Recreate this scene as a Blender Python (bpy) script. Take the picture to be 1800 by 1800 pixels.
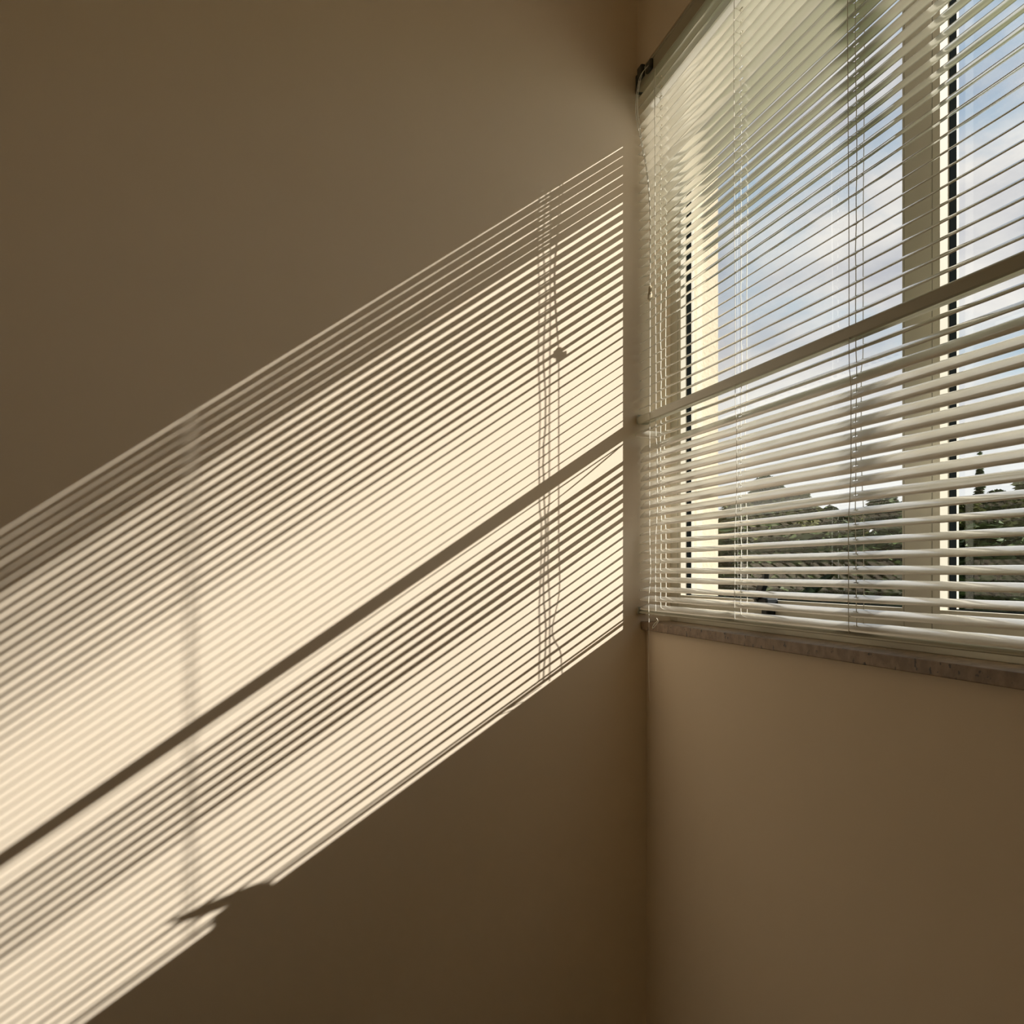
import bpy, bmesh, math, random
from mathutils import Vector, Matrix, noise as mnoise

random.seed(7)
R = math.radians
scene = bpy.context.scene
col = scene.collection
for o in list(bpy.data.objects):
    bpy.data.objects.remove(o)

# ------------------------------------------------------------------ camera, light, exposure
# left wall = plane x=0, window wall = plane y=0 (room at y<0, garden at y>0), Z0 = eye height
Z0 = 1.00
D = 2.20
CY = -0.8138
F = 1800.0
VP = math.atan2(410.0, F)
cam = bpy.data.cameras.new('camera')
cam.sensor_width = 36.0
cam.lens = 36.0 * F / 1800.0
cam.shift_y = 105.0 / 1800.0
cam.clip_start = 0.01
cam.clip_end = 500
co = bpy.data.objects.new('camera', cam)
col.objects.link(co)
co.location = (D, CY, Z0)
co.rotation_euler = (R(90), 0, R(90) - VP)
scene.camera = co

scene.view_settings.view_transform = 'Standard'
scene.view_settings.look = 'None'
scene.view_settings.exposure = 0.07
scene.view_settings.gamma = 1.0
scene.view_settings.use_curve_mapping = False
scene.cycles.max_bounces = 14
scene.cycles.diffuse_bounces = 8
scene.cycles.glossy_bounces = 6
scene.cycles.transparent_max_bounces = 16
scene.cycles.blur_glossy = 1.0
scene.cycles.sample_clamp_indirect = 20.0
scene.cycles.use_denoising = True

SUN = Vector((-1.0, -1.914, -1.303)).normalized()
sl = bpy.data.lights.new('sun', 'SUN')
sl.energy = 9.5
sl.angle = R(0.45)
sl.color = (1.0, 0.972, 0.95)
so = bpy.data.objects.new('sun', sl)
col.objects.link(so)
so.location = (4, 8, 7)
so.rotation_euler = SUN.to_track_quat('-Z', 'Y').to_euler()


def world():
    w = bpy.data.worlds.new('sky')
    scene.world = w
    w.use_nodes = True
    nt = w.node_tree
    N, L = nt.nodes, nt.links
    N.clear()
    out = N.new('ShaderNodeOutputWorld')
    bg = N.new('ShaderNodeBackground')
    tc = N.new('ShaderNodeTexCoord')
    # flatten clouds: compress the vertical
    mp = N.new('ShaderNodeMapping')
    mp.inputs['Scale'].default_value = (1.0, 1.0, 1.9)
    mp.inputs['Location'].default_value = (0.35, 0.1, 0.30)
    L.new(tc.outputs['Generated'], mp.inputs['Vector'])
    n1 = N.new('ShaderNodeTexNoise')
    n1.inputs['Scale'].default_value = 4.2
    n1.inputs['Detail'].default_value = 7
    n1.inputs['Roughness'].default_value = 0.55
    n1.inputs['Distortion'].default_value = 0.3
    L.new(mp.outputs[0], n1.inputs['Vector'])
    n2 = N.new('ShaderNodeTexNoise')
    n2.inputs['Scale'].default_value = 9.0
    n2.inputs['Detail'].default_value = 5
    L.new(mp.outputs[0], n2.inputs['Vector'])
    cr = N.new('ShaderNodeValToRGB')
    cr.color_ramp.elements[0].position = 0.36
    cr.color_ramp.elements[0].color = (0, 0, 0, 1)
    cr.color_ramp.elements[1].position = 0.55
    cr.color_ramp.elements[1].color = (1, 1, 1, 1)
    L.new(n1.outputs['Fac'], cr.inputs['Fac'])
    sep = N.new('ShaderNodeSeparateXYZ')
    L.new(tc.outputs['Generated'], sep.inputs[0])
    grad = N.new('ShaderNodeValToRGB')
    g = grad.color_ramp
    g.elements[0].position = 0.0
    g.elements[0].color = (0.80, 0.82, 0.83, 1)
    g.elements[1].position = 0.45
    g.elements[1].color = (0.26, 0.42, 0.60, 1)
    e = g.elements.new(0.16)
    e.color = (0.42, 0.55, 0.66, 1)
    L.new(sep.outputs['Z'], grad.inputs['Fac'])
    cl = N.new('ShaderNodeValToRGB')
    cl.color_ramp.elements[0].position = 0.30
    cl.color_ramp.elements[0].color = (0.50, 0.51, 0.57, 1)
    cl.color_ramp.elements[1].position = 0.62
    cl.color_ramp.elements[1].color = (0.84, 0.81, 0.78, 1)
    L.new(n2.outputs['Fac'], cl.inputs['Fac'])
    hz = N.new('ShaderNodeMapRange')
    hz.inputs['From Min'].default_value = 0.20
    hz.inputs['From Max'].default_value = 0.02
    L.new(sep.outputs['Z'], hz.inputs['Value'])
    mx = N.new('ShaderNodeMix')
    mx.data_type = 'RGBA'
    L.new(cr.outputs['Color'], mx.inputs['Factor'])
    L.new(grad.outputs['Color'], mx.inputs['A'])
    L.new(cl.outputs['Color'], mx.inputs['B'])
    mh = N.new('ShaderNodeMix')
    mh.data_type = 'RGBA'
    L.new(hz.outputs[0], mh.inputs['Factor'])
    L.new(mx.outputs['Result'], mh.inputs['A'])
    mh.inputs['B'].default_value = (0.90, 0.90, 0.88, 1)
    L.new(mh.outputs['Result'], bg.inputs['Color'])
    bg.inputs['Strength'].default_value = 1.12
    L.new(bg.outputs[0], out.inputs['Surface'])


world()

# ------------------------------------------------------------------ materials


def mat(name, color, rough=0.6, spec=0.5, noise=None, bump=None, metallic=0.0):
    """noise=(scale, amount, second colour); bump=(scale, strength, distance)"""
    m = bpy.data.materials.new(name)
    m.use_nodes = True
    nt = m.node_tree
    b = nt.nodes['Principled BSDF']
    b.inputs['Base Color'].default_value = (*color, 1)
    b.inputs['Roughness'].default_value = rough
    b.inputs['Specular IOR Level'].default_value = spec
    b.inputs['Metallic'].default_value = metallic
    tc = nt.nodes.new('ShaderNodeTexCoord')
    if noise:
        n = nt.nodes.new('ShaderNodeTexNoise')
        n.inputs['Scale'].default_value = noise[0]
        n.inputs['Detail'].default_value = 6
        nt.links.new(tc.outputs['Object'], n.inputs['Vector'])
        r = nt.nodes.new('ShaderNodeValToRGB')
        r.color_ramp.elements[0].position = 0.5 - noise[1]
        r.color_ramp.elements[0].color = (*noise[2], 1)
        r.color_ramp.elements[1].position = 0.5 + noise[1]
        r.color_ramp.elements[1].color = (*color, 1)
        nt.links.new(n.outputs['Fac'], r.inputs['Fac'])
        nt.links.new(r.outputs['Color'], b.inputs['Base Color'])
    if bump:
        n = nt.nodes.new('ShaderNodeTexNoise')
        n.inputs['Scale'].default_value = bump[0]
        n.inputs['Detail'].default_value = 4
        nt.links.new(tc.outputs['Object'], n.inputs['Vector'])
        bp = nt.nodes.new('ShaderNodeBump')
        bp.inputs['Strength'].default_value = bump[1]
        bp.inputs['Distance'].default_value = bump[2]
        nt.links.new(n.outputs['Fac'], bp.inputs['Height'])
        nt.links.new(bp.outputs['Normal'], b.inputs['Normal'])
    return m


def glass_mat():
    m = bpy.data.materials.new('window_glass')
    m.use_nodes = True
    nt = m.node_tree
    nt.nodes.clear()
    out = nt.nodes.new('ShaderNodeOutputMaterial')
    tr = nt.nodes.new('ShaderNodeBsdfTransparent')
    tr.inputs['Color'].default_value = (0.95, 0.965, 0.95, 1)
    gl = nt.nodes.new('ShaderNodeBsdfGlossy')
    gl.inputs['Roughness'].default_value = 0.0
    # Schlick reflectance of a double pane, the same from either side
    ge = nt.nodes.new('ShaderNodeNewGeometry')
    dt = nt.nodes.new('ShaderNodeVectorMath')
    dt.operation = 'DOT_PRODUCT'
    nt.links.new(ge.outputs['Incoming'], dt.inputs[0])
    nt.links.new(ge.outputs['Normal'], dt.inputs[1])

    def math_node(op, a, b):
        n = nt.nodes.new('ShaderNodeMath')
        n.operation = op
        for k, v in enumerate((a, b)):
            if hasattr(v, 'is_linked'):
                nt.links.new(v, n.inputs[k])
            elif v is not None:
                n.inputs[k].default_value = v
        return n.outputs[0]
    c = math_node('ABSOLUTE', dt.outputs['Value'], None)
    f = math_node('POWER', math_node('SUBTRACT', 1.0, c), 5.0)
    f = math_node('MINIMUM', math_node('ADD', math_node('MULTIPLY', f, 1.8), 0.085), 1.0)
    mx = nt.nodes.new('ShaderNodeMixShader')
    nt.links.new(f, mx.inputs[0])
    nt.links.new(tr.outputs[0], mx.inputs[1])
    nt.links.new(gl.outputs[0], mx.inputs[2])
    nt.links.new(mx.outputs[0], out.inputs['Surface'])
    return m


def stone_mat():
    """brown speckled stone with dark pits"""
    m = mat('sill_stone', (0.33, 0.225, 0.14), 0.5, 0.35, noise=(60, 0.12, (0.22, 0.145, 0.085)), bump=(240, 0.25, 0.001))
    nt = m.node_tree
    b = nt.nodes['Principled BSDF']
    src = b.inputs['Base Color'].links[0].from_socket
    tc = nt.nodes.new('ShaderNodeTexCoord')
    v = nt.nodes.new('ShaderNodeTexNoise')
    v.inputs['Scale'].default_value = 95
    v.inputs['Detail'].default_value = 3
    nt.links.new(tc.outputs['Object'], v.inputs['Vector'])
    r = nt.nodes.new('ShaderNodeValToRGB')
    r.color_ramp.elements[0].position = 0.32
    r.color_ramp.elements[0].color = (1, 1, 1, 1)
    r.color_ramp.elements[1].position = 0.38
    r.color_ramp.elements[1].color = (0, 0, 0, 1)
    nt.links.new(v.outputs['Fac'], r.inputs['Fac'])
    mx = nt.nodes.new('ShaderNodeMix')
    mx.data_type = 'RGBA'
    nt.links.new(r.outputs['Color'], mx.inputs['Factor'])
    nt.links.new(src, mx.inputs['A'])
    mx.inputs['B'].default_value = (0.07, 0.05, 0.035, 1)
    nt.links.new(mx.outputs['Result'], b.inputs['Base Color'])
    return m


WALLC = (0.86, 0.725, 0.555)
M = {
    'wall': mat('cream_plaster', WALLC, 0.85, 0.15, noise=(7, 0.3, (0.84, 0.705, 0.535)), bump=(260, 0.12, 0.0006)),
    'hidden': mat('tan_plaster', (0.85, 0.75, 0.57), 0.9, 0.1, noise=(5, 0.3, (0.84, 0.74, 0.56))),
    'ceiling': mat('ceiling_paint', (0.90, 0.82, 0.64), 0.9, 0.1, noise=(5, 0.3, (0.89, 0.81, 0.63))),
    'floor': mat('oak_floor', (0.085, 0.08, 0.07), 0.5, 0.3, noise=(9, 0.2, (0.07, 0.065, 0.055))),
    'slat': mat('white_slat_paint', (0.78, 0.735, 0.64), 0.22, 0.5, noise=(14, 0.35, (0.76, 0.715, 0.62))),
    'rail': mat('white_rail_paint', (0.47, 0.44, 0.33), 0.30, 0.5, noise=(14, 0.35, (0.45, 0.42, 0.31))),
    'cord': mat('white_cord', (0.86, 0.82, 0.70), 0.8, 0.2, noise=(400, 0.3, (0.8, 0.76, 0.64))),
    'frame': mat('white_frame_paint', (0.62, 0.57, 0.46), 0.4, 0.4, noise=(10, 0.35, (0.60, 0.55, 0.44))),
    'gasket': mat('black_rubber', (0.008, 0.010, 0.009), 0.95, 0.02, noise=(90, 0.3, (0.006, 0.007, 0.007))),
    'black': mat('black_plastic', (0.010, 0.013, 0.013), 0.5, 0.3, noise=(90, 0.3, (0.01, 0.012, 0.012))),
    'metal': mat('dull_metal', (0.55, 0.53, 0.48), 0.35, 0.5, noise=(90, 0.3, (0.5, 0.48, 0.43)), metallic=0.9),
    'bracket': mat('dark_bracket', (0.06, 0.06, 0.045), 0.5, 0.4, noise=(90, 0.3, (0.05, 0.05, 0.04))),
    'clear': mat('amber_plastic', (0.55, 0.47, 0.32), 0.2, 0.6, noise=(90, 0.3, (0.5, 0.42, 0.28))),
    'render': mat('outdoor_render', (0.66, 0.57, 0.43), 0.9, 0.1, noise=(40, 0.3, (0.63, 0.54, 0.40)), bump=(120, 0.4, 0.003)),
    'leaf_dark': mat('dark_leaf', (0.060, 0.085, 0.022), 0.6, 0.2, noise=(1.2, 0.25, (0.035, 0.052, 0.016))),
    'leaf_mid': mat('olive_leaf', (0.165, 0.17, 0.045), 0.6, 0.2, noise=(1.2, 0.25, (0.09, 0.105, 0.03))),
    'bark': mat('bark', (0.16, 0.13, 0.075), 0.9, 0.1, noise=(14, 0.2, (0.10, 0.08, 0.05))),
    'grass': mat('lawn_grass', (0.10, 0.13, 0.045), 0.9, 0.1, noise=(2, 0.25, (0.06, 0.085, 0.03))),
    'glass': glass_mat(),
    'stone': stone_mat(),
}

b = M['slat'].node_tree.nodes['Principled BSDF']      # lacquer over the slat paint
b.inputs['Coat Weight'].default_value = 1.0
b.inputs['Coat Roughness'].default_value = 0.08
b.inputs['Coat IOR'].default_value = 1.7

# ------------------------------------------------------------------ mesh helpers


def link(name, bm, m, parent=None, loc=(0, 0, 0), smooth=False):
    me = bpy.data.meshes.new(name)
    bmesh.ops.recalc_face_normals(bm, faces=bm.faces[:])
    bm.to_mesh(me)
    bm.free()
    if smooth:
        for p in me.polygons:
            p.use_smooth = True
    me.materials.append(m)
    o = bpy.data.objects.new(name, me)
    o.location = loc
    if parent:
        o.parent = parent
    col.objects.link(o)
    return o


def empty(name, loc=(0, 0, 0)):
    o = bpy.data.objects.new(name, None)
    o.location = loc
    o.empty_display_size = 0.05
    col.objects.link(o)
    return o


def tag(o, label=None, cat=None, group=None, kind=None):
    if label:
        o['label'] = label
    if cat:
        o['category'] = cat
    if group:
        o['group'] = group
    if kind:
        o['kind'] = kind
    return o


def box(bm, x0, x1, y0, y1, z0, z1, bevel=0.0, seg=2):
    """z is relative to eye height"""
    b2 = bmesh.new()
    vs = [b2.verts.new((x, y, Z0 + z)) for x in (x0, x1) for y in (y0, y1) for z in (z0, z1)]
    for f in ((0, 1, 3, 2), (4, 6, 7, 5), (0, 4, 5, 1), (2, 3, 7, 6), (0, 2, 6, 4), (1, 5, 7, 3)):
        b2.faces.new([vs[i] for i in f])
    bmesh.ops.recalc_face_normals(b2, faces=b2.faces[:])
    if bevel:
        bmesh.ops.bevel(b2, geom=b2.edges[:], offset=bevel, segments=seg, affect='EDGES', profile=0.5)
    tmp = bpy.data.meshes.new('tmp')
    b2.to_mesh(tmp)
    b2.free()
    bm.from_mesh(tmp)
    bpy.data.meshes.remove(tmp)


def boxes(name, rects, m, parent=None, bevel=0.0):
    bm = bmesh.new()
    for r in rects:
        box(bm, *r, bevel=bevel)
    return link(name, bm, m, parent)


def tube(bm, pts, rad, sides=6):
    """pts absolute; simple swept tube"""
    pts = [Vector(p) for p in pts]
    rings = []
    for i, p in enumerate(pts):
        a = pts[max(i - 1, 0)]
        b = pts[min(i + 1, len(pts) - 1)]
        t = (b - a).normalized()
        up = Vector((0, 0, 1)) if abs(t.z) < 0.9 else Vector((1, 0, 0))
        s = t.cross(up).normalized()
        u = s.cross(t).normalized()
        r = rad[i] if isinstance(rad, (list, tuple)) else rad
        rings.append([bm.verts.new(p + (s * math.cos(2 * math.pi * k / sides) + u * math.sin(2 * math.pi * k / sides)) * r)
                      for k in range(sides)])
    for r0, r1 in zip(rings, rings[1:]):
        for k in range(sides):
            bm.faces.new((r0[k], r0[(k + 1) % sides], r1[(k + 1) % sides], r1[k]))
    bm.faces.new(rings[0][::-1])
    bm.faces.new(rings[-1])


def profile_bar(bm, prof, x0, x1, nx=1):
    """extrude a closed (y,z) profile along x; local coordinates"""
    rings = []
    for i in range(nx + 1):
        x = x0 + (x1 - x0) * i / nx
        rings.append([bm.verts.new((x, y, z)) for y, z in prof])
    n = len(prof)
    for r0, r1 in zip(rings, rings[1:]):
        for k in range(n):
            bm.faces.new((r0[k], r0[(k + 1) % n], r1[(k + 1) % n], r1[k]))
    bm.faces.new(rings[0])
    bm.faces.new(rings[-1][::-1])


def spline(pts, n=8):
    """Catmull-Rom through pts"""
    P = [Vector(p) for p in pts]
    P = [P[0] * 2 - P[1]] + P + [P[-1] * 2 - P[-2]]
    out = []
    for i in range(1, len(P) - 2):
        for k in range(n):
            t = k / n
            a, b, c, d = P[i - 1], P[i], P[i + 1], P[i + 2]
            out.append(0.5 * ((2 * b) + (c - a) * t + (2 * a - 5 * b + 4 * c - d) * t * t + (3 * b - a - 3 * c + d) * t ** 3))
    out.append(P[-2])
    return out


# ------------------------------------------------------------------ room shell
RX, RY = 2.75, -4.0          # far right wall, back wall
FL, CE = -1.15, 1.62         # floor and ceiling, relative to eye height
YF = 0.058                  # room face of the window frame
WX = 2.58                   # right end of the window opening, widened out of view to admit more light
SILL = -0.112

o = boxes('wall_left', [(-0.2, 0.0, RY, YF + 0.040, FL, CE)], M['wall'])
tag(o, 'cream plaster wall left of the window, striped by sun through the blind', 'wall', kind='structure')

o = boxes('wall_window', [
    (0.0, RX, 0.0, 0.17, FL, SILL - 0.019),
    (0.0, RX, -0.022, 0.17, 1.125, CE),
    (WX, RX, -0.004, 0.17, SILL - 0.019, 1.125),
], M['wall'])
tag(o, 'cream plaster wall around and below the window', 'wall', kind='structure')

o = boxes('wall_outside', [
    (-0.20, 0.030, YF + 0.040, 0.162, FL, 1.6),
], M['render'])
tag(o, 'pale sunlit rendered reveal outside the left window sash', 'wall', kind='structure')
o = boxes('wall_back', [(-0.2, RX + 0.2, RY - 0.2, RY, FL, CE)], M['hidden'])
tag(o, 'tan wall behind the viewer', 'wall', kind='structure')
o = boxes('wall_right', [(RX, RX + 0.2, RY, 0.17, FL, CE)], M['hidden'])
tag(o, 'tan wall opposite the striped wall', 'wall', kind='structure')
o = boxes('floor', [(-0.2, RX + 0.2, RY - 0.2, 0.17, FL - 0.1, FL)], M['floor'])
tag(o, 'dark oak floor below the window', 'floor', kind='structure')
o = boxes('ceiling', [(-0.2, RX + 0.2, RY - 0.2, 0.17, CE, CE + 0.1)], M['ceiling'])
tag(o, 'plain tan ceiling above the window', 'ceiling', kind='structure')
o = boxes('trim_1', [(0.0, WX + 0.04, -0.013, YF + 0.01, SILL - 0.019, SILL)], M['stone'], bevel=0.0015)
tag(o, 'brown speckled stone windowsill under the blind', 'windowsill', kind='structure')
o = boxes('trim_2', [(0.03, WX, YF + 0.040, 0.26, -0.14, -0.115)], M['metal'], bevel=0.002)
tag(o, 'metal outdoor sill outside the window', 'windowsill', kind='structure')

# ------------------------------------------------------------------ window
win = empty('window_1', (0, YF, Z0 + SILL))
tag(win, 'white three-sash window with black gaskets behind the blind, extended unseen to the right for more daylight', 'window', kind='structure')
WL = Vector((0, YF, Z0 + SILL))


def wpart(name, rects, m, parent=win, bevel=0.0):
    bm = bmesh.new()
    for r in rects:
        box(bm, *r, bevel=bevel)
    bmesh.ops.translate(bm, vec=-WL, verts=bm.verts[:])
    return link(name, bm, m, parent)


YB = YF + 0.040
ZT = 1.078
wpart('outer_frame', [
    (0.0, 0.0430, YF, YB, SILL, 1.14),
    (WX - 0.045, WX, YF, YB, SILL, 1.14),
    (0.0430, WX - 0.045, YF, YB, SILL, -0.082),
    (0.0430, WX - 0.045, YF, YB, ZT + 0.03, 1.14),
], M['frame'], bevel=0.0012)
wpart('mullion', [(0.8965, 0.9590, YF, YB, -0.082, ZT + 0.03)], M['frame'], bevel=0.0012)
wpart('mullion', [(1.7500, 1.8125, YF, YB, -0.082, ZT + 0.03)], M['frame'], bevel=0.0012)  # unseen second mullion, added where the window is widened for more daylight


def sash(x0, x1, yo, sl_, sr_):
    """sash between x0 and x1; sl_/sr_ = visible stile widths; yo = how far its face is set back"""
    zb, zt = -0.0805, ZT + 0.028
    gz0, gz1 = -0.052, ZT
    g0, g1 = x0 + sl_, x1 - sr_
    y0 = YF + yo
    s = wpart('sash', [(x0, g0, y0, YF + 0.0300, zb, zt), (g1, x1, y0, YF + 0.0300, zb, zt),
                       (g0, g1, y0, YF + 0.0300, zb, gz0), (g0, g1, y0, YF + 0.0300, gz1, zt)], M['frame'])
    # rubber seal in front of the glass
    ys0, ys1 = y0 + 0.0143, y0 + 0.0248
    t = 0.0012
    bm = bmesh.new()
    for r in ((g0, g0 + t, ys0, ys1, gz0, gz1), (g1 - t, g1, ys0, ys1, gz0, gz1),
              (g0, g1, ys0, ys1, gz0, gz0 + t), (g0, g1, ys0, ys1, gz1 - t, gz1)):
        box(bm, *r)
    bmesh.ops.translate(bm, vec=-WL, verts=bm.verts[:])
    link('gasket', bm, M['gasket'], s)
    bm = bmesh.new()
    box(bm, g0, g1, ys1 + 0.001, ys1 + 0.0016, gz0, gz1)
    bmesh.ops.translate(bm, vec=-WL, verts=bm.verts[:])
    # one sheet only: light passes once
    dl = [f for f in bm.faces if abs(f.normal.y) < 0.5 or f.calc_center_median().y > ys1 + 0.0014 - WL.y]
    bmesh.ops.delete(bm, geom=dl, context='FACES')
    link('pane', bm, M['glass'], s)
    return s


s1 = sash(0.0450, 0.8945, 0.001, 0.0150, 0.0035)
s2 = sash(0.9605, 1.7480, 0.001, 0.0165, 0.0035)
s3 = sash(1.8140, WX - 0.047, 0.001, 0.0165, 0.0165)  # unseen third sash, added to let more sun and sky into the room

for gx0, gx1 in ((0.0428, 0.0452), (0.8943, 0.8967), (0.9588, 0.9607), (1.7478, 1.7502), (1.8123, 1.8142)):
    wpart('groove_shade', [(gx0, gx1, YF + 0.0016, YF + 0.012, -0.081, ZT + 0.029)], M['gasket'])  # black strip laid in each sash groove to stand in for its shade

# handle on the bottom rail of the left sash
bm = bmesh.new()
box(bm, 0.460, 0.516, YF - 0.022, YF + 0.0015, -0.067, -0.047, bevel=0.003)
box(bm, 0.482, 0.508, YF - 0.016, YF + 0.0015, -0.087, -0.064, bevel=0.004)
bmesh.ops.translate(bm, vec=-WL, verts=bm.verts[:])
hd = link('window_handle', bm, M['black'], s1)
# lever: flat tapering bar going up and leaning into the room
bm = bmesh.new()
path = [(0.468, 0.041, -0.050), (0.481, 0.038, -0.043), (0.500, 0.034, -0.032), (0.528, 0.027, -0.016), (0.549, 0.020, -0.002)]
wid = [0.017, 0.019, 0.019, 0.016, 0.003]
rings = []
for (x, y, z), w in zip(path, wid):
    rings.append([bm.verts.new((x + a * w * 0.36, y + b * 0.005, Z0 + z - a * w * 0.36)) for a, b in ((-1, -1), (1, -1), (1, 1), (-1, 1))])
for r0, r1 in zip(rings, rings[1:]):
    for k in range(4):
        bm.faces.new((r0[k], r0[(k + 1) % 4], r1[(k + 1) % 4], r1[k]))
bm.faces.new(rings[0])
bm.faces.new(rings[-1][::-1])
bmesh.ops.bevel(bm, geom=[e for e in bm.edges], offset=0.0012, segments=1, affect='EDGES')
bmesh.ops.translate(bm, vec=-WL, verts=bm.verts[:])
lv = link('handle_lever', bm, M['black'], s1)
bm = bmesh.new()
bmesh.ops.create_cone(bm, cap_ends=True, segments=20, radius1=0.0062, radius2=0.0052, depth=0.008,
                      matrix=Matrix.Translation((0.474, YF - 0.0235, Z0 - 0.0545)) @ Matrix.Rotation(R(90), 4, 'X'))
bmesh.ops.translate(bm, vec=-WL, verts=bm.verts[:])
o = link('handle_screw', bm, M['metal'], s1)
o['label'] = 'round metal screw cap on the black handle'

# ------------------------------------------------------------------ venetian blind
BX0, BX1 = 0.0065, 2.53  # right end carried out of view along the added window width
BY = -0.011
blind = empty('venetian_blind', (BX0, BY, Z0 + 1.12))
tag(blind, 'white aluminium venetian blind hanging in front of the window', 'blind')
BL = Vector((BX0, BY, Z0 + 1.12))
LADX = [0.119, 0.512, 0.885, 1.27, 1.65, 2.03, 2.41]
W = 0.025
CROWN = 0.0020
TH = 0.00035


def slat_mesh(name, bend=None):
    """crowned strip along x with rounded ends and cord holes; origin at its centre line, left end x=0"""
    Lx = BX1 - BX0
    hole = 0.0070
    xs = {0.0, 0.0012, 0.003, 0.006, 0.010, Lx - 0.010, Lx - 0.006, Lx - 0.003, Lx - 0.0012, Lx}
    for i in range(1, 200):
        xs.add(Lx * i / 200)
    holes = []
    for lx in LADX:
        a, b = lx - BX0 - hole, lx - BX0 + hole
        xs = {x for x in xs if not (a - 0.004 < x < b + 0.004)}
        xs |= {a, b}
        holes.append((a, b))
    xs = sorted(xs)
    nv = 11
    rng = random.Random(name)
    ph = [rng.uniform(0, 6.28) for _ in range(4)]
    bm = bmesh.new()
    top, bot = [], []
    for x in xs:
        e = min(x, Lx - x)
        hw = W / 2
        if e < 0.010:
            r = 0.010
            hw = W / 2 - r + math.sqrt(max(r * r - (r - e) ** 2, 0)) if e < r else hw
        tw = 0.010 * math.sin(x * 11 + ph[0]) + 0.006 * math.sin(x * 23 + ph[1]) + 0.010 * math.sin(x * 61 + ph[3])
        dz = 0.0002 * math.sin(x * 9 + ph[2])
        if bend:
            dz += bend(x)
        rt, rb = [], []
        for k in range(nv + 1):
            s = -1 + 2 * k / nv
            y = s * hw
            q = abs(y / (W / 2))
            z = CROWN * (1 - (0.30 * q ** 2 + 0.70 * q ** 4)) - CROWN * 0.6 + dz
            z += y * tw
            rt.append(bm.verts.new((x, y, z + TH / 2)))
            rb.append(bm.verts.new((x, y, z - TH / 2)))
        top.append(rt)
        bot.append(rb)
    def is_hole(i):
        return any(abs(xs[i] - a) < 1e-6 for a, b in holes)
    for i in range(len(xs) - 1):
        for k in range(nv):
            if k == 5 and is_hole(i):
                continue
            bm.faces.new((top[i][k], top[i + 1][k], top[i + 1][k + 1], top[i][k + 1]))
            bm.faces.new((bot[i][k], bot[i][k + 1], bot[i + 1][k + 1], bot[i + 1][k]))
        bm.faces.new((top[i][0], bot[i][0], bot[i + 1][0], top[i + 1][0]))
        bm.faces.new((top[i][nv], top[i + 1][nv], bot[i + 1][nv], bot[i][nv]))
    for k in range(nv):
        bm.faces.new((top[0][k], top[0][k + 1], bot[0][k + 1], bot[0][k]))
        bm.faces.new((top[-1][k], bot[-1][k], bot[-1][k + 1], top[-1][k + 1]))
    me = bpy.data.meshes.new(name)
    bmesh.ops.recalc_face_normals(bm, faces=bm.faces[:])
    bm.to_mesh(me)
    bm.free()
    for p in me.polygons:
        p.use_smooth = True
    me.materials.append(M['slat'])
    return me


SLATS = [slat_mesh('slat_strip_%s' % c) for c in 'abcd']
BENT = slat_mesh('slat_strip_bent', bend=lambda x: 0.020 * max(0.0, 1 - x / 0.10) ** 1.2)


def lerp_table(t, x):
    for (x0, y0), (x1, y1) in zip(t, t[1:]):
        if x <= x1:
            return y0 + (y1 - y0) * (x - x0) / (x1 - x0)
    return t[-1][1]


PITCH = 0.021
# tilt (degrees, window edge up) down the blind
UP = [(0, -9), (2.4, -8), (2.6, -3.6), (9.4, -3.2), (9.6, 8), (13, 9), (17, 13.5), (21, 20), (24, 28.5), (27, 33), (33, 33.5)]
LO = [(0, 33), (1, 36), (2, 53), (8, 53), (9, 47), (10, 42), (11, 30), (12, 27), (15, 26.5), (16, 26), (17, 22), (18, 25), (19, 28)]
rs = random.Random(3)
slat_list = []          # (z, tilt)
for k in range(34):
    slat_list.append((1.065 - PITCH * k, lerp_table(UP, k) + rs.uniform(-0.7, 0.7), None))
for j in range(-1, 19):
    z = 0.2975 - PITCH * j
    if j > 14:
        z += 0.0006 * (j - 14)
    slat_list.append((z, lerp_table(LO, j + 1) + rs.uniform(-0.8, 0.8), BENT if j == 0 else None))
for i, (z, a, me) in enumerate(slat_list):
    o = bpy.data.objects.new('slat', me or SLATS[(i * 3 + i // 5) % 4])
    o.parent = blind
    o.location = (rs.uniform(-0.0012, 0.0012), rs.uniform(-0.0004, 0.0004), z - 1.12 + rs.uniform(-0.0004, 0.0004))
    o.rotation_euler = (R(a), 0, 0)
    col.objects.link(o)


def bpart(name, bm, m, smooth=False, parent=blind):
    bmesh.ops.translate(bm, vec=-BL, verts=bm.verts[:])
    return link(name, bm, m, parent, smooth=smooth)


# head rail: open-bottomed channel look, rolled lips
bm = bmesh.new()
box(bm, BX0 - 0.003, BX1, BY - 0.0125, BY + 0.0125, 1.083, 1.118, bevel=0.0015)
box(bm, BX0 - 0.003, BX1, BY - 0.0140, BY - 0.0120, 1.083, 1.088, bevel=0.0006)
box(bm, BX0 - 0.003, BX1, BY - 0.0140, BY - 0.0120, 1.112, 1.118, bevel=0.0006)
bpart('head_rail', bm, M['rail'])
bm = bmesh.new()
box(bm, BX0 - 0.005, BX0 + 0.004, BY - 0.016, BY + 0.016, 1.080, 1.1215, bevel=0.002)
bpart('end_bracket', bm, M['bracket'])
bm = bmesh.new()
box(bm, 0.028, 0.056, BY - 0.022, BY - 0.011, 1.098, 1.1245, bevel=0.003)
bpart('fixing_clip', bm, M['bracket'])
bm = bmesh.new()
box(bm, 0.075, 0.108, BY - 0.020, BY - 0.011, 1.090, 1.1125, bevel=0.004)
bpart('cord_lock', bm, M['bracket'])

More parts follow.
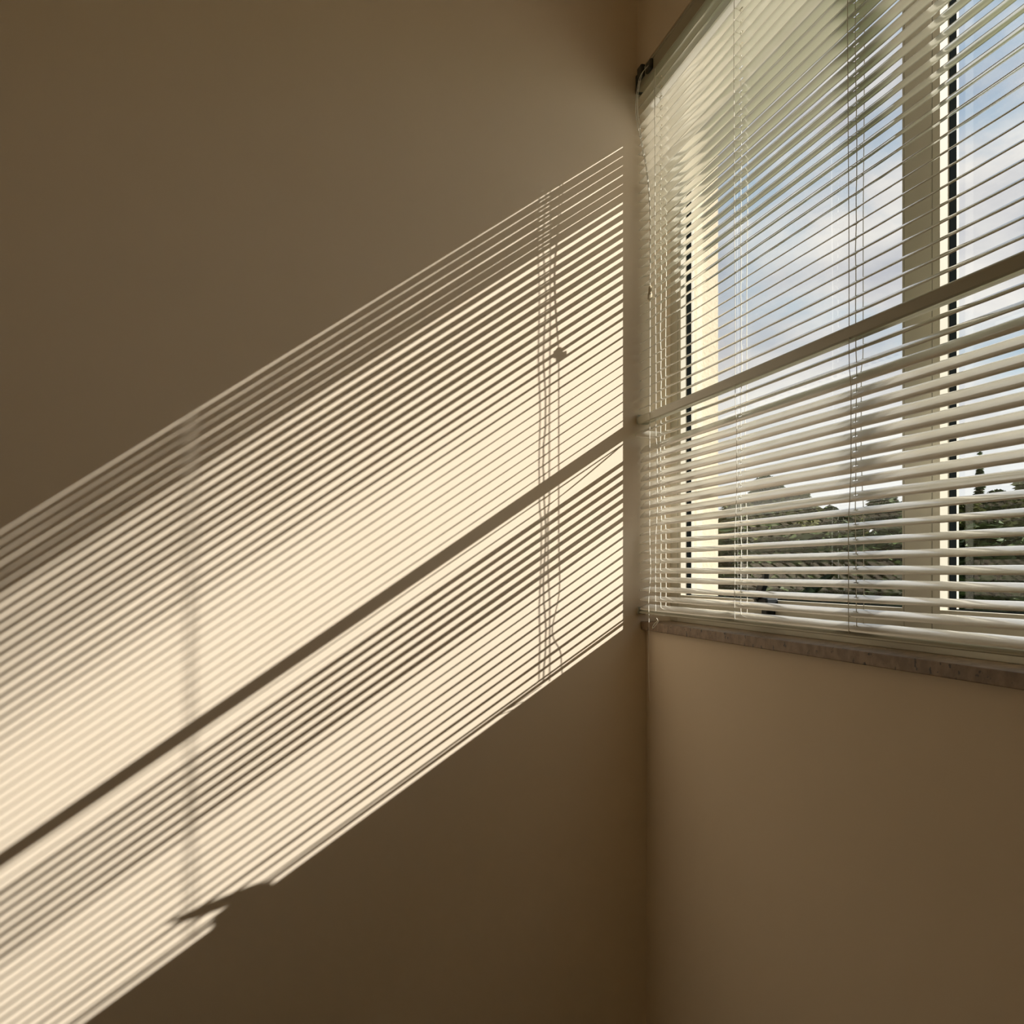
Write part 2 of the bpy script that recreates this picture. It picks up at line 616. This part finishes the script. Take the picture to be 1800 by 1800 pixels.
# middle rail (rounded, hollow look) and bottom rail
bm = bmesh.new()
prof = []
for k in range(9):
    a = math.pi * k / 8
    prof.append((-0.0135 * math.cos(a), 0.004 + 0.0065 * math.sin(a)))
prof += [(0.0135, -0.008), (0.011, -0.0105), (0.0085, -0.0075), (-0.0085, -0.0075), (-0.011, -0.0105), (-0.0135, -0.008)]
profile_bar(bm, prof, 0, BX1 - BX0)
bmesh.ops.rotate(bm, cent=(0, 0, 0), matrix=Matrix.Rotation(R(8), 3, 'X'), verts=bm.verts[:])
bmesh.ops.translate(bm, vec=(BX0, BY, Z0 + 0.343), verts=bm.verts[:])
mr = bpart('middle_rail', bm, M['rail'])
bm = bmesh.new()
box(bm, BX0 - 0.001, BX0 + 0.0035, BY - 0.0143, BY + 0.0143, 0.3325, 0.3545, bevel=0.002)
bmesh.ops.translate(bm, vec=-BL, verts=bm.verts[:])
link('end_cap', bm, M['rail'], mr)
bm = bmesh.new()
prof = []
for k in range(9):
    a = math.pi * k / 8
    prof.append((-0.0115 * math.cos(a), 0.0005 + 0.0020 * math.sin(a)))
prof += [(0.0115, -0.0012), (0.0095, -0.0026), (-0.0095, -0.0026), (-0.0115, -0.0012)]
profile_bar(bm, prof, 0, BX1 - BX0)
bmesh.ops.rotate(bm, cent=(0, 0, 0), matrix=Matrix.Rotation(R(29), 3, 'X'), verts=bm.verts[:])
bmesh.ops.translate(bm, vec=(BX0, BY, Z0 - 0.0870), verts=bm.verts[:])
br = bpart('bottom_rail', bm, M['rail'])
bm = bmesh.new()
box(bm, BX0 - 0.001, BX0 + 0.003, BY - 0.0125, BY + 0.0125, -0.0955, -0.0790, bevel=0.0015)
bmesh.ops.translate(bm, vec=-BL, verts=bm.verts[:])
link('end_cap', bm, M['rail'], br)

# ladder cords (front, back, lift) and their rungs
CR = 0.00080
for li, lx in enumerate(LADX):
    rr = random.Random(50 + li)
    front, back, lift, rung = [], [], [], bmesh.new()
    ph = rr.uniform(0, 6)
    for i, (z, a, me) in enumerate(slat_list):
        ca, sa = math.cos(R(a)), math.sin(R(a))
        wob = 0.0016 * math.sin(i * 0.55 + ph) if li == 0 else 0.0007 * math.sin(i * 0.4 + ph)
        hw = W / 2 + 0.0009
        pf = Vector((lx + wob * 0.4, BY - hw * ca, Z0 + z - hw * sa - 0.0006))
        pb = Vector((lx, BY + hw * ca, Z0 + z + hw * sa - 0.0006))
        front.append(pf)
        back.append(pb)
        lift.append(Vector((lx + wob, BY + rr.uniform(-0.001, 0.001), Z0 + z)))
        under = Vector((0, 0, -0.0024))
        tube(rung, [pf, pf.lerp(pb, 0.5) + Vector((0, 0, -0.0021)), pb], 0.00045, 4)
    for nm, pts in (('ladder_cord', front), ('ladder_cord', back), ('lift_cord', lift)):
        top = pts[0].copy()
        top.z = Z0 + 1.084
        if pts is front:
            top.y = BY - 0.0125
        bot = pts[-1].copy()
        bot.z = Z0 - 0.088
        pts = [top] + pts + [bot]
        bm = bmesh.new()
        tube(bm, pts, (CR if nm == 'ladder_cord' else CR * 1.15) * (1.0 if li == 0 else 0.75), 5)
        bpart(nm, bm, M['cord'])
    bpart('ladder_rung', rung, M['cord'])['kind'] = 'stuff'

# knotted tail of the first lift cord under the bottom rail
bm = bmesh.new()
tube(bm, spline([(0.118, BY - 0.009, Z0 - 0.1000), (0.146, BY - 0.017, Z0 - 0.1035), (0.152, BY - 0.019, Z0 - 0.1040),
                 (0.136, BY - 0.021, Z0 - 0.1110), (0.133, BY - 0.024, Z0 - 0.1185), (0.139, BY - 0.024, Z0 - 0.1195),
                 (0.163, BY - 0.021, Z0 - 0.1035)], 4), 0.0007, 5)
bpart('cord_tail', bm, M['cord'])

# pull cord: two strands from the cord lock to a clear connector, one strand on down past the sill
pc = empty('pull_cord', (0, 0, 0))
pc.parent = blind
cx, cy = 0.094, -0.026
strA = spline([(0.100, BY - 0.016, Z0 + 1.104), (0.090, -0.044, Z0 + 1.080), (0.080, -0.050, Z0 + 1.02), (0.084, -0.043, Z0 + 0.95),
               (0.092, -0.033, Z0 + 0.88), (0.0985, -0.028, Z0 + 0.80), (0.0975, -0.0265, Z0 + 0.70), (cx, cy, Z0 + 0.617)], 10)
strB = spline([(0.094, BY - 0.016, Z0 + 1.104), (0.085, -0.047, Z0 + 1.076), (0.077, -0.053, Z0 + 1.01), (0.080, -0.044, Z0 + 0.95),
               (0.090, -0.034, Z0 + 0.88), (0.0970, -0.0285, Z0 + 0.80), (0.0965, -0.027, Z0 + 0.70), (cx, cy, Z0 + 0.617)], 10)
down = spline([(cx, cy, Z0 + 0.600), (cx, cy, Z0 + 0.42), (0.0935, -0.027, Z0 + 0.20), (0.093, -0.0265, Z0 + 0.08),
               (0.101, -0.0275, Z0 - 0.0), (0.091, -0.028, Z0 - 0.06), (0.090, -0.027, Z0 - 0.10), (0.086, -0.026, Z0 - 0.15),
               (0.081, -0.025, Z0 - 0.21), (0.089, -0.025, Z0 - 0.282)], 12)
bm = bmesh.new()
tube(bm, strA, 0.0007, 5)
link('cord_strand', bm, M['cord'], pc)
bm = bmesh.new()
tube(bm, strB, 0.0007, 5)
link('cord_strand', bm, M['cord'], pc)
bm = bmesh.new()
n = len(down)
tube(bm, down, [0.0007 if p.z > Z0 - 0.115 else 0.00055 for p in down], 5)
link('cord_strand', bm, M['cord'], pc)
for ch in pc.children:
    pass
bm = bmesh.new()
# hourglass connector: lathe with a side clip
rows = [(-0.019, 0.0022), (-0.017, 0.0052), (-0.006, 0.0050), (-0.003, 0.0040), (0.003, 0.0040), (0.009, 0.0034), (0.012, 0.0018)]
rings = [[bm.verts.new((cx - 0.0005 + r * math.cos(k * math.pi / 6) + 0.12 * h, cy + r * math.sin(k * math.pi / 6), Z0 + 0.610 + h)) for k in range(12)]
         for h, r in rows]
for r0, r1 in zip(rings, rings[1:]):
    for k in range(12):
        bm.faces.new((r0[k], r0[(k + 1) % 12], r1[(k + 1) % 12], r1[k]))
bm.faces.new(rings[0][::-1])
bm.faces.new(rings[-1])
box(bm, cx - 0.009, cx - 0.003, cy - 0.002, cy + 0.002, 0.590, 0.604, bevel=0.001)
box(bm, cx + 0.003, cx + 0.006, cy - 0.002, cy + 0.002, 0.604, 0.620, bevel=0.001)
o = link('cord_connector', bm, M['clear'], pc, smooth=False)
o['label'] = 'small translucent connector joining the pull cords'
# keep pull_cord's own frame at the blind's origin
pc.location = -BL

# ------------------------------------------------------------------ garden
GZ = -3.2
bm = bmesh.new()
nx, ny = 24, 24
grid = []
for i in range(nx + 1):
    row = []
    for j in range(ny + 1):
        x = -140 + 180 * i / nx
        y = 0.3 + 120 * (j / ny) ** 1.5
        row.append(bm.verts.new((x, y, Z0 + GZ + 0.25 * mnoise.noise(Vector((x * 0.08, y * 0.08, 0))))))
    grid.append(row)
for i in range(nx):
    for j in range(ny):
        bm.faces.new((grid[i][j], grid[i + 1][j], grid[i + 1][j + 1], grid[i][j + 1]))
o = link('lawn', bm, M['grass'])
tag(o, 'green lawn outside the window, under the trees', 'lawn', kind='structure')


def at(u, depth, z):
    """garden point seen in direction u at distance depth from the viewer"""
    a = math.atan((u - 900.0) / F) + VP
    return (D - depth * math.cos(a), CY + depth * math.sin(a))


def leaf_cloud(bm, rng, blobs, n, size):
    """n bent leaf sprays scattered in ellipsoid blobs ((x,y,z,rx,ry,rz))"""
    tot = sum(b[3] * b[5] for b in blobs)
    for (x, y, z, rx, ry, rz) in blobs:
        cnt = int(n * rx * rz / tot)
        for _ in range(cnt):
            v = Vector((rng.gauss(0, 1), rng.gauss(0, 1), rng.gauss(0, 1))).normalized() * rng.uniform(0.55, 1.0)
            p = Vector((x + v.x * rx, y + v.y * ry, z + v.z * rz))
            s = size * rng.uniform(0.6, 1.3)
            q = Matrix.Rotation(rng.uniform(0, 6.28), 3, 'Z') @ Matrix.Rotation(rng.uniform(-1.2, 1.2), 3, 'X')
            a, b = q @ Vector((s, 0, 0)), q @ Vector((0, s * 0.55, 0))
            m_ = q @ Vector((0, 0, s * 0.18))
            vs = [bm.verts.new(p - a), bm.verts.new(p - b + m_), bm.verts.new(p + a), bm.verts.new(p + b + m_)]
            bm.faces.new((vs[0], vs[1], vs[2]))
            bm.faces.new((vs[0], vs[2], vs[3]))


def tree(name, u, depth, top, width, m, label, cat='tree', conifer=False, seed=0, n=2600, bottom=GZ, trunk_r=0.12, group=None, leaf=0.15):
    rng = random.Random(seed)
    x, y = at(u, depth, 0)
    zb = GZ - 0.2
    t = empty(name, (x, y, Z0 + zb))
    tag(t, label, cat, group)
    h = top - zb
    bm = bmesh.new()
    lean = rng.uniform(-0.25, 0.25)
    tp = [(0, 0, 0), (lean * 0.3, 0, h * 0.3), (lean * 0.8, 0.1, h * 0.6), (lean, 0.1, h * 0.85)]
    tube(bm, tp, [trunk_r, trunk_r * 0.8, trunk_r * 0.5, trunk_r * 0.2], 8)
    for k in range(5):
        a = rng.uniform(0, 6.28)
        z0 = h * rng.uniform(0.4, 0.7)
        tube(bm, [(lean * 0.6, 0.05, z0), (lean * 0.6 + math.cos(a) * width * 0.2, math.sin(a) * width * 0.2, z0 + h * 0.08),
                  (lean * 0.6 + math.cos(a) * width * 0.38, math.sin(a) * width * 0.38, z0 + h * 0.2)],
             [trunk_r * 0.35, trunk_r * 0.25, trunk_r * 0.1], 6)
    link('trunk', bm, M['bark'], t)
    bm = bmesh.new()
    blobs = []
    if conifer:
        for k in range(10):
            f = k / 9
            blobs.append((0, 0, h * (0.12 + 0.86 * f), width * 0.5 * (1.02 - f), width * 0.5 * (1.02 - f), h * 0.07))
    else:
        # dome of overlapping clumps
        for k in range(18):
            f = (k + 0.5) / 18
            a = k * 2.4 + rng.uniform(-0.4, 0.4)
            rr = width * 0.5 * math.sqrt(max(1 - f ** 1.6, 0.02)) * rng.uniform(0.35, 0.72)
            s = width * rng.uniform(0.17, 0.26)
            blobs.append((math.cos(a) * rr, math.sin(a) * rr, h * 0.18 + (h * 0.82 - s * 0.75) * f ** 0.75, s, s, s * 0.9))
    leaf_cloud(bm, rng, blobs, n, leaf)
    link('foliage', bm, m, t)['kind'] = 'stuff'
    return t


def hedge(name, u0, u1, depth, top, m, label, seed, n=6000, thick=1.2, leaf=0.13):
    rng = random.Random(seed)
    x0, y0 = at(u0, depth, 0)
    x1, y1 = at(u1, depth, 0)
    t = empty(name, ((x0 + x1) / 2, (y0 + y1) / 2, Z0 + GZ - 0.2))
    tag(t, label, 'hedge')
    blobs = []
    k = 14
    for i in range(k):
        f = (i + 0.5) / k
        hh = (top - GZ + 0.2) * rng.uniform(0.90, 1.03)
        blobs.append((x0 + (x1 - x0) * f - (x0 + x1) / 2, y0 + (y1 - y0) * f - (y0 + y1) / 2, hh / 2, math.hypot(x1 - x0, y1 - y0) / k * 0.8, thick, hh / 2))
    bm = bmesh.new()
    leaf_cloud(bm, rng, blobs, n, leaf)
    link('foliage', bm, m, t)['kind'] = 'stuff'
    bm = bmesh.new()
    for b in blobs:
        tube(bm, [(b[0], b[1], 0), (b[0] + 0.1, b[1], b[5]), (b[0], b[1] + 0.1, b[5] * 1.7)], [0.06, 0.05, 0.02], 6)
    link('stem', bm, M['bark'], t)['kind'] = 'stuff'


# height above eye level for a picture height v at a depth
def hz(v, depth):
    return (1005.0 - v) / F * depth


TREES = [
    # u, depth, top v, width px, material, label, conifer
    (1300, 26, 880, 95, 'leaf_mid', 'olive bushy tree seen just right of the sunlit outdoor reveal', False),
    (1352, 30, 838, 90, 'leaf_dark', 'tallest dark tree seen through the middle of the left pane', False),
    (1405, 27, 868, 90, 'leaf_mid', 'round olive tree right of the tallest dark tree', False),
    (1462, 31, 893, 75, 'leaf_dark', 'low dark tree seen behind the middle ladder cords', False),
    (1506, 35, 900, 70, 'leaf_mid', 'small olive tree seen through the third ladder cords', False),
    (1556, 25, 872, 80, 'leaf_dark', 'dark tree seen close left of the window mullion', False),
    (1632, 32, 885, 65, 'leaf_dark', 'dark tree mostly hidden behind the window mullion', False),
    (1700, 22, 885, 60, 'leaf_mid', 'slim tree with a pale trunk seen close right of the mullion', False),
    (1722, 34, 826, 60, 'leaf_dark', 'pointed conifer rising above the others through the right pane', True),
    (1757, 31, 872, 70, 'leaf_dark', 'dark bushy tree right of the conifer', False),
    (1812, 24.5, 850, 80, 'leaf_mid', 'broad olive tree at the right end of the tree line', False),
    (1880, 29, 860, 70, 'leaf_dark', 'dark tree beyond the right end of the tree line', False),
]
for i, (u, d, v, w, m, lab, con) in enumerate(TREES):
    tree('conifer' if con else 'leafy_tree', u, d, hz(v, d), w / F * d * 1.25, M[m], lab, conifer=con, seed=20 + i,
         n=9000, trunk_r=0.30 if u == 1700 else 0.14, group='trees beyond the window', leaf=0.13)
hedge('clipped_hedge', 1215, 1600, 19, hz(925, 19), M['leaf_dark'], 'long dark hedge under the trees in the left pane', 91, n=26000)
hedge('clipped_hedge', 1640, 1900, 18, hz(930, 18), M['leaf_dark'], 'long dark hedge under the trees in the right pane', 92, n=20000)
